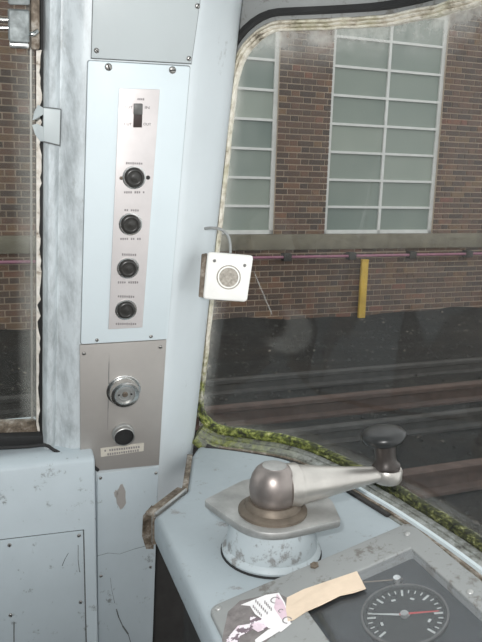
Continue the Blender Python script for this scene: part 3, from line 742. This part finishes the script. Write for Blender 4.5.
def zk(y):
    lo, hi = -.1, .2
    for _ in range(40):
        md = (lo + hi) / 2
        if proj(kc + Z * md)[1] > y: lo = md
        else: hi = md
    return lo
hk = zk(436.5)
kx = Vector((0, 0, 1)) + (CAMROT @ Vector((-1, 0, 0))) * .15
kn = lathe('knob_stem', kc, kx, [(kr * .60, kz * .3), (kr * .62, kz), (kr * .64, kz + .003), (kr * .52, kz + .006), (kr * .46, kz + (hk - kz) * .35), (kr * .50, kz + (hk - kz) * .7), (kr * .62, hk)], M['knobstem'], t, 28)
lathe('knob_boss', kc, Z, [(kr * .60, -hr * .30), (kr * .68, -hr * .18), (kr * .70, kz * .6), (kr * .64, kz * 1.02)], M['arm'], t, 28)
lathe('knob_cap', kc + kx.normalized() * hk, kx, [(kr * .60, -.007), (kr * .88, -.0045), (kr, .0), (kr * .99, .003), (kr * .90, .006), (kr * .62, .0078), (kr * .3, .0083), (.0001, .0085)], M['knob'], t, 36, 60)

# ------------------------------------------------------------------ instrument panel (a low wedge rising to the windscreen)
P1 = at_z(208, 607, ZD + .004)
best = None
for i in range(60):
    z_ = ZD + .004 + i * .001; q = at_z(410, 521, z_) - P1; e = abs(q.normalized().dot(B))
    if best is None or e < best[0]: best = (e, z_)
P2_ = at_z(410, 521, best[1])
Q = Frame(P1, P2_ - P1, -B)
t = thing('instrument_panel', P1.lerp(P2_, .5), 'grey framed instrument panel with dark glass over a round gauge', 'instrument panel')
op = [Q.px(*q) for q in ((208, 607), (410, 521), (500, 607.5))]
oL, oT, oR = op; low_v = -.42
outer = [(oL[0], low_v), (oL[0], oL[1]), (oT[0], oT[1]), (oT[0], low_v)]
ip = [Q.px(*q) for q in ((298, 597), (411, 547))]
inner_ = [(ip[0][0], low_v + .04), (ip[0][0], ip[1][1]), (ip[1][0], ip[1][1]), (ip[1][0], low_v + .04)]
def frame_bar(pts): plate('frame_bar', Q, None, -.006, .0, M['frame'], t, uv=pts, bev=.0012)
V3 = lambda l: [Vector((*q, 0)) for q in l]
oo = [tuple(q)[:2] for q in round_poly(V3(outer), [.001, .010, .010, .001], 6)]
bm = bmesh.new()
iv = [bm.verts.new(Q.p(*q, .0)) for q in inner_]; ivb = [bm.verts.new(Q.p(*q, -.012)) for q in inner_]
ov = [bm.verts.new(Q.p(*q, .0)) for q in oo]; ob = []
for q in oo:
    p = Q.p(*q, 0); ob.append(bm.verts.new(Vector((p.x, p.y, ZD + .0003))))
no = len(ov)
# ring between the rounded outline and the opening
half = no // 2 - 1
from itertools import chain
def nearest(i):
    a, b = oo[i]; return 0 if (b < -.2 and a < .1) else 3 if b < -.2 else 1 if a < (oo[0][0] + oT[0]) / 2 else 2
for i in range(no):
    j = (i + 1) % no; a, b = nearest(i), nearest(j)
    if a == b: bm.faces.new((ov[i], ov[j], iv[a]))
    else: bm.faces.new((ov[i], ov[j], iv[b], iv[a]))
    bm.faces.new((ob[i], ob[j], ov[j], ov[i]))
for i in range(4): bm.faces.new((iv[i], iv[(i + 1) % 4], ivb[(i + 1) % 4], ivb[i]))
bmesh.ops.recalc_face_normals(bm, faces=bm.faces); bevel(bm, .0018, 3, 50)
mesh_obj('frame', bm, M['frame'], t, 40)
plate('tray', Q, None, -.016, -.012, M['inner'], t, uv=[(a * 1.0, b) for a, b in inner_], bev=0)
gq = [(inner_[0][0] + .0005, inner_[0][1]), (inner_[1][0] + .0005, inner_[1][1] - .0005), (inner_[2][0] - .0005, inner_[2][1] - .0005), (inner_[3][0] - .0005, inner_[3][1])]
M['glass3'] = glass('instrument_glass', None, .008, .03, (.95, .96, .97))
o = plate('cover_glass', Q, None, -.0035, -.002, M['glass3'], t, uv=gq, bev=0); o['label'] = 'dusty clear cover glass'
for q, br in (((314.5, 566), 1), ((218, 608.5), 0), ((407, 534), 0), ((470, 592), 0)):
    if br:
        lathe('hex_bolt', Q.at(*q), Q.n, [(.0042, 0), (.0042, .0018), (.0030, .0022), (.0022, .0010), (.001, .0010)], M['collar'], t, 6, 20)
    else: screw(Q, *q, .0, .0030, M['steel'], t, False)
# gauge
gc = Q.at(405, 617, -.012); gr = 41 * proj(gc)[2] / F
ga = thing('tmp', gc) if False else None
gg = lathe('gauge', gc, Q.n, [(gr * 1.05, -.003), (gr * 1.05, .0035), (gr * 1.01, .0040), (gr * .97, .0030), (gr * .96, .0012), (gr * .5, .0012), (.0001, .0012)], M['dial'], t, 48, 35); gg['label'] = 'round black pressure gauge'
rim = lathe('gauge_rim', gc, Q.n, [(gr * 1.06, .0030), (gr * 1.06, .0045), (gr * 1.02, .0048), (gr * 1.01, .0040)], M['greypl'], gg, 48, 35, caps=False)
def dial_pt(a, r, n=.00135):  # a clockwise from the gauge's own up, degrees
    th = math.radians(a + 28); return gc + Q.n * n + (Q.u * math.sin(th) + Q.v * math.cos(th)) * r
def stroke(name, a0, r0, a1, r1, w_, mat, n=.0013, th=.0003, w1=None):
    p, q = dial_pt(a0, r0, n), dial_pt(a1, r1, n); s = (q - p).normalized().cross(Q.n); w1 = w_ if w1 is None else w1
    pts = [p - s * w_ / 2, q - s * w1 / 2, q + s * w1 / 2, p + s * w_ / 2]; bm = bmesh.new(); add_prism(bm, pts, [x + Q.n * th for x in pts]); return mesh_obj(name, bm, mat, gg)
for i in range(25):
    a = -135 + i * 11.25; mj = i % 4 == 0
    stroke('tick', a, gr * (.70 if mj else .80), a, gr * .91, gr * (.055 if mj else .028), M['dialwhite'])
for a in (-112, -22.5, 22.5, 112): stroke('numeral', a - 5, gr * .62, a + 5, gr * .60, gr * .06, M['dialwhite'])
stroke('needle', 101, -gr * .12, -79-0, gr * .80, gr * .055, M['dialwhite'], .0022, .0004, gr * .02) if False else None
def needle(name, tx, ty, mat, n):
    tip = Q.at(tx, ty, -.012 + n); p = gc + Q.n * n; d = (tip - p).normalized(); s = d.cross(Q.n)
    p = p - d * gr * .12; pts = [p - s * gr * .035, tip - s * gr * .012, tip + s * gr * .012, p + s * gr * .035]
    bm = bmesh.new(); add_prism(bm, pts, [x + Q.n * .0004 for x in pts]); return mesh_obj(name, bm, mat, gg)
needle('needle', 368, 614, M['dialwhite'], .0022); needle('needle', 439, 611, M['dialred'], .0030)
lathe('needle_pivot', gc, Q.n, [(gr * .10, .001), (gr * .10, .0042), (gr * .06, .0046), (.0001, .0046)], M['steel'], gg, 18)
o = lathe('pilot_lamp', Q.at(398, 585, -.012), Q.n, [(.0042, 0), (.0042, .005), (.0034, .007), (.0032, .008)], M['chrome'], t, 18)
tube('wire', [Q.at(352, 583, -.010), Q.at(403, 579, -.009)], .0006, M['collar'], t, 6)

# torn brown paper and sticker lying on the panel
def sheet(name, pix, n, th, mat, curl=0.):
    base = [Q.at(x, y, n) for x, y in pix]; bm = bmesh.new()
    add_prism(bm, base, [p + Q.n * (th + curl * (i % 3 == 1)) for i, p in enumerate(base)]); return mesh_obj(name, bm, mat)
o = sheet('torn_paper', [(287, 598), (304, 590), (322, 583.5), (341, 577), (357, 572), (361, 579), (366, 589), (354, 593), (340, 596), (322, 605), (306, 612), (294, 620), (288, 622), (286, 610)], .0003, .0006, M['paper'], .0004)
tag(o, 'torn strip of brown paper taped over the instrument panel edge', 'paper')
m = N('sticker_print'); P = m.pos()
n = m.noise(P, 170, 3, .6); n2 = m.noise(P, 75, 4, .6)
cc = m.mix(m.thr(n, .50, .53), (.78, .72, .76), (.17, .13, .15)); cc = m.mix(m.thr(n2, .52, .58, 0, .9), cc, (.74, .62, .68)); m.bsdf(cc, .6); M['sticker'] = m.m
t2 = thing('torn_sticker', Q.at(255, 620, .0003), 'torn white and pink printed sticker on the instrument panel frame', 'sticker')
def sub(name, pix, n, mat):
    base = [Q.at(x, y, n) for x, y in pix]; bm = bmesh.new(); add_prism(bm, base, [p + Q.n * .0003 for p in base]); return mesh_obj(name, bm, mat, t2)
M['stickwhite'] = simple('sticker_white', (.80, .78, .78), .6, 0, .08, 90); M['stickgrey'] = simple('sticker_grey', (.22, .20, .195), .7, 0, .4, 150)
M['stickpink'] = simple('sticker_pink', (.72, .55, .62), .6, 0, .2, 120)
sub('backing', [(222, 640), (228, 612), (240, 601), (262, 596), (276, 592), (287, 598), (292, 622), (272, 636), (258, 650), (226, 660)], .0002, M['stickgrey'])
sub('print', [(241, 605), (266, 595), (279, 593), (285, 603), (291, 624), (281, 632), (268, 628), (262, 619), (255, 614), (250, 606)], .0005, M['stickwhite'])
sub('print', [(277, 594), (283, 602), (289, 616), (282, 620), (274, 608)], .0007, M['stickpink'])
sub('print', [(268, 630), (292, 623), (272, 636), (256, 645), (255, 640)], .0006, M['stickwhite'])
sub('print', [(226, 640), (238, 626), (250, 624), (252, 630), (240, 636), (236, 646), (226, 650)], .0006, M['sticker'])
sub('print', [(250, 616), (262, 619), (268, 628), (258, 632), (250, 627)], .0006, M['sticker'])
QS = Frame(Q.o, Q.u * math.cos(.0) + Q.v * 0, Q.v)
def stext(b, x, y, h, rot):
    fr = Frame(Q.o, Q.u * math.cos(rot) + Q.v * math.sin(rot), Q.v * math.cos(rot) - Q.u * math.sin(rot)); text('lettering', b, fr, x, y, h, .0011, M['ink'], t2)
for b, x, y, h in (('C', 274, 600, .008), ('C', 286, 620, .008), ('c', 281, 610, .007)): stext(b, x, y, h, -1.15)
for x0, y0, x1, y1 in ((255, 600, 268, 614), (261, 598, 272, 610), (251, 604, 262, 616)):
    marks('lettering', Q, x0, x1, y0, y1, 3.4, .0009, M['ink'], t2, 7)

# ------------------------------------------------------------------ outside: ground, tracks
YB = math.radians(69)
UG = Vector((math.sin(YB), math.cos(YB), 0)); BG = Vector((math.cos(YB), -math.sin(YB), 0))
G = Frame(CAM + ray(241, 321) * 8.27, UG, Z)
G.o.z = 0.0
bm = bmesh.new(); NX, NY = 90, 60
def gz(a, b): return .012 * math.sin(a * 2.1 + b) + .012 * math.sin(b * 3.7 - a * 1.3)
def heap(d, i): return gz(i * .4, d * 3.2) + (.11 + .012 * math.sin(i * 1.7) + .02 * math.sin(i * .61)) * max(0., 1 - max(0., d) / 1.1) ** 1.5
gv = [[bm.verts.new(G.p(-9 + 24 * i / NX, 0, 0) + BG * (-.1 + 7.6 * j / NY) + Z * heap(-.1 + 7.6 * j / NY, i)) for j in range(NY + 1)] for i in range(NX + 1)]
for i in range(NX):
    for j in range(NY): bm.faces.new((gv[i][j], gv[i + 1][j], gv[i + 1][j + 1], gv[i][j + 1]))
o = mesh_obj('ground', bm, M['ground'], None, 80); tag(o, 'dark sooty ballast ground beside the tracks', 'ground', kind='structure')
bm = bmesh.new()
for i in range(5200):
    a, d = random.uniform(-4, 9), random.uniform(.02, 5.6); s = random.uniform(.008, .026); p = G.p(a, 0, 0) + BG * d + Z * (heap(d, (a + 9) / 24 * NX) + s * .2)
    ax = [Vector((random.uniform(.6, 1.2), 0, 0)) * s, Vector((0, random.uniform(.6, 1.2), 0)) * s, Vector((0, 0, random.uniform(.5, .9))) * s]
    ro = Matrix.Rotation(random.random() * 6.3, 3, 'Z'); q = [bm.verts.new(p + ro @ (v * k_)) for v in ax for k_ in (1, -1)]
    for x in ((0, 2, 4), (2, 1, 4), (1, 3, 4), (3, 0, 4), (2, 0, 5), (1, 2, 5), (3, 1, 5), (0, 3, 5)): bm.faces.new([q[k_] for k_ in x])
o = mesh_obj('ballast_stones', bm, M['stone']); tag(o, 'loose dark ballast stones strewn between the rails and brick wall', 'ballast', kind='stuff')
def rail(y, zt, mat, label, w_, name):
    """the line seen at column 400, row y, is the head of this rail"""
    r = ray(400, y); p = CAM + r * ((zt - CAM.z) / r.z); d = (p - G.o).dot(BG)
    pr = [(-w_, 0), (w_, 0), (w_, .02), (w_ * .3, .035), (w_ * .3, zt - .045), (w_ * .55, zt - .035), (w_ * .55, zt - .006), (w_ * .4, zt), (-w_ * .4, zt), (-w_ * .55, zt - .006), (-w_ * .55, zt - .035), (-w_ * .3, zt - .045), (-w_ * .3, .035), (-w_, .02)]
    bm = bmesh.new(); add_prism(bm, [G.p(-9, z_, 0) + BG * (d + q) for q, z_ in pr], [G.p(14, z_, 0) + BG * (d + q) for q, z_ in pr])
    tag(mesh_obj(name, bm, mat), label, 'rail')
rail(364.5, .13, M['railgrey'], 'grey conductor rail nearest the brick wall', .060, 'conductor_rail')
rail(389, .15, M['rust'], 'rusty running rail between the two grey conductor rails', .075, 'running_rail')
rail(417.5, .13, M['railgrey'], 'grey conductor rail between the two rusty running rails', .060, 'conductor_rail')
rail(472, .15, M['rust'], 'rusty running rail nearest the cab windscreen', .075, 'running_rail')

# ------------------------------------------------------------------ outside: brick building
RC = -.055                                          # windows sit back from the brick face
wb = G.px(360, 233.5, RC)[1]; pitch = (G.px(327, 62.6, RC)[1] - G.px(326, 204.5, RC)[1]) / 5
wA0, wA1 = G.px(322.3, 232, RC)[0], G.px(430.5, 231, RC)[0]
wB1 = G.px(272.5, 233, RC)[0]; wB0 = wB1 - (wA1 - wA0)
wtop = wb + pitch * 9
cb0, cb1 = G.px(330, 249, 0)[1], wb                 # concrete band
COURSE = .0686; HB = 4.6
wins = [(wA0, wA1), (wB0, wB1), (wB0 - (wA0 - wB0), wB1 - (wA0 - wB0) ), (wA0 + (wA0 - wB0), wA1 + (wA0 - wB0))]
wins = wins[:2]
wall = thing('wall_building', G.p(0, 0, 0), 'dark red brick wall of the building across the tracks', 'wall', kind='structure')
A0, A1 = -7.0, 9.0
def wall_box(name, a0, a1, v0, v1, n0, n1, mat, parent=wall, bev=0.):
    q = [(a0, v0), (a1, v0), (a1, v1), (a0, v1)]; return plate(name, G, None, n0, n1, mat, parent, uv=q, bev=bev)
xs = sorted([A0, A1] + [x for q in wins for x in q])
bm = bmesh.new()
def addbox(a0, a1, v0, v1, n0, n1):
    q = [(a0, v0), (a1, v0), (a1, v1), (a0, v1)]; add_prism(bm, [G.p(*x, n0) for x in q], [G.p(*x, n1) for x in q])
addbox(A0, A1, -.1, cb1, -.3, -.010); addbox(A0, A1, wtop, HB + .4, -.3, -.010)
for i in range(0, len(xs) - 1, 2): addbox(xs[i], xs[i + 1], cb1, wtop, -.3, -.010)
mesh_obj('mortar', bm, M['mortar'], wall)
tag(wall_box('trim_1', A0, A1, cb0, cb1, -.05, .045, M['concrete'], None, .008), 'grey-brown concrete sill band along the brick wall', 'trim', kind='structure')
bricks = []
for k in range(int(HB / COURSE)):
    v0 = k * COURSE + .0062; v1 = v0 + COURSE - .0124
    if v1 > cb0 and v0 < cb1:
        if v0 < cb0 - .03: v1 = cb0 - .004
        elif v1 > cb1 + .03: v0 = cb1 + .004
        else: continue
    a = A0 - (.154 if k % 2 else 0); j = 0
    while a < A1:
        ln = .198 if j % 2 == 0 else .094; b0, b1 = a, a + ln; a += ln + .010; b1 -= .003; j += 1
        segs = [(b0, b1)]
        if v1 > cb1 and v0 < wtop:
            for w0, w1 in wins:
                ns = []
                for s0, s1 in segs:
                    if s1 <= w0 or s0 >= w1: ns.append((s0, s1)); continue
                    if s0 < w0: ns.append((s0, w0))
                    if s1 > w1: ns.append((w1, s1))
                segs = ns
        for s0, s1 in segs:
            if s1 - s0 > .02: bricks.append((s0, s1, v0, v1))
screen_poly = [(238, 62), (262, 42), (330, 34), (400, 30), (440, 22), (482, 10), (482, 520), (420, 500), (345, 460), (250, 430), (206, 412), (200, 390), (222, 180)]
def inside(x, y, pl):
    c = False
    for i in range(len(pl)):
        (x1, y1), (x2, y2) = pl[i - 1], pl[i]
        if (y1 > y) != (y2 > y) and x < (x2 - x1) * (y - y1) / (y2 - y1) + x1: c = not c
    return c
vis = []; rest = []
for b in bricks:
    x, y, d = proj(G.p((b[0] + b[1]) / 2, (b[2] + b[3]) / 2, 0))
    ok = (0 <= x < 34 and 50 < y < 340) or (inside(x, y, screen_poly) and not (202 < x < 255 and 250 < y < 302))
    (vis if ok and 0 <= y else rest).append(((b[1] - b[0]) * (b[3] - b[2]) / d ** 2, b))
vis.sort(key=lambda q: -q[0])
single, rest = [q[1] for q in vis[:300]], [q[1] for q in vis[300:]] + [q[1] for q in rest]
bme = bpy.data.meshes.new('brick'); tb = bmesh.new()
qv = [(-.5, -.5), (.5, -.5), (.5, .5), (-.5, .5)]
add_prism(tb, [Vector((a, b, -.012)) for a, b in qv], [Vector((a, b, 0)) for a, b in qv]); tb.to_mesh(bme); tb.free(); bme.materials.append(M['brick'])
RM = Matrix((G.u, G.v, G.n)).transposed()
for s0, s1, v0, v1 in single:
    o = bpy.data.objects.new('brick', bme); C.objects.link(o); o.parent = wall
    o.matrix_local = Matrix.Translation(G.p((s0 + s1) / 2, (v0 + v1) / 2, random.uniform(-.002, .002)) - WL[wall.name]) @ RM.to_4x4() @ Matrix.Diagonal((s1 - s0, v1 - v0, 1, 1))
bm = bmesh.new()
for s0, s1, v0, v1 in rest:
    j = random.uniform(-.002, .002); q = [(s0, v0), (s1, v0), (s1, v1), (s0, v1)]; add_prism(bm, [G.p(*x, -.012) for x in q], [G.p(*x, j) for x in q])
o = mesh_obj('brickwork', bm, M['brickstuff'], wall); tag(o, kind='stuff')
# windows of the building: each pane and bar a piece of its own
labels = ['tall white framed building window of two pane columns, right of the brick pier', 'tall white framed building window partly hidden behind the pillar']
def bar(name, a0, a1, v0, v1, par): wall_box(name, a0, a1, v0, v1, RC - .03, RC + .012, M['winframe'], par)
for i, (w0, w1) in enumerate(wins):
    wt = thing('window_%d' % (3 + i), G.p((w0 + w1) / 2, wb, RC), labels[i] if i < 2 else 'tall white framed building window outside the view', 'window', kind='structure')
    fw = .050; mid = (w0 + w1) / 2
    bar('jamb', w0, w0 + fw, wb, wtop, wt); bar('jamb', w1 - fw, w1, wb, wtop, wt)
    bar('window_sill', w0, w1, wb, wb + .045, wt); bar('head', w0, w1, wtop - fw, wtop, wt)
    bar('mullion', mid - .017, mid + .017, wb, wtop, wt)
    for k in range(1, 9):
        for s0, s1 in ((w0 + fw, mid - .017), (mid + .017, w1 - fw)): bar('glazing_bar', s0, s1, wb + pitch * k - .014, wb + pitch * k + .014, wt)
    for k in range(9):
        for s0, s1 in ((w0 + fw, mid - .017), (mid + .017, w1 - fw)): wall_box('pane', s0, s1, wb + pitch * k, wb + pitch * (k + 1), RC - .02, RC - .012, M['pane'], wt)
# pink pipe along the wall, in lengths with dark clips
t = thing('pink_pipe', G.p(0, 1, .06), 'faded pink pipe run along the brick wall below the concrete band', 'pipe')
vp = G.px(300, 257, .07)[1]; g0, g1 = G.px(287, 258, .07)[0], G.px(352, 253.5, .07)[0]; step = g1 - g0
for i in range(-5, 8):
    a = g0 + i * step
    tube('pipe_length', [G.p(a + .03, vp, .07), G.p(a + step - .03, vp, .07)], .018, M['pink'], t, 10)
    plate('clip', G, None, .003, .10, M['railgrey'], t, uv=[(a - .05, vp - .045), (a + .05, vp - .045), (a + .05, vp + .045), (a - .05, vp + .045)], bev=.006)
# yellow marker post
a, _ = G.px(363, 290, .06); v1 = G.px(363, 261, .06)[1]
t = thing('marker_post', G.p(a, 0, .06), 'yellow marker post standing against the brick wall', 'post')
plate('post', G, None, .035, .08, M['yellow'], t, uv=[(a - .046, .02), (a + .046, .02), (a + .046, v1), (a - .046, v1)], bev=.006)
plate('cap', G, None, .030, .085, M['yellow'], t, uv=[(a - .05, v1), (a + .05, v1), (a + .044, v1 + .02), (a - .044, v1 + .02)], bev=.004)
plate('foot', G, None, .02, .11, M['railgrey'], t, uv=[(a - .07, -.01), (a + .07, -.01), (a + .07, .03), (a - .07, .03)], bev=.006)
# crumpled wrapper at its foot
p = at_z(357, 317, .03); bm = bmesh.new(); bmesh.ops.create_icosphere(bm, subdivisions=2, radius=.045)
for v in bm.verts: v.co = p + Vector((v.co.x * 1.5, v.co.y, v.co.z * .6)) * random.uniform(.7, 1.25)
M['wrap'] = simple('wrapper', (.45, .50, .56), .5, 0, .3, 30)
tag(mesh_obj('crumpled_wrapper', bm, M['wrap']), 'crumpled pale wrapper on the ballast by the yellow post', 'litter')
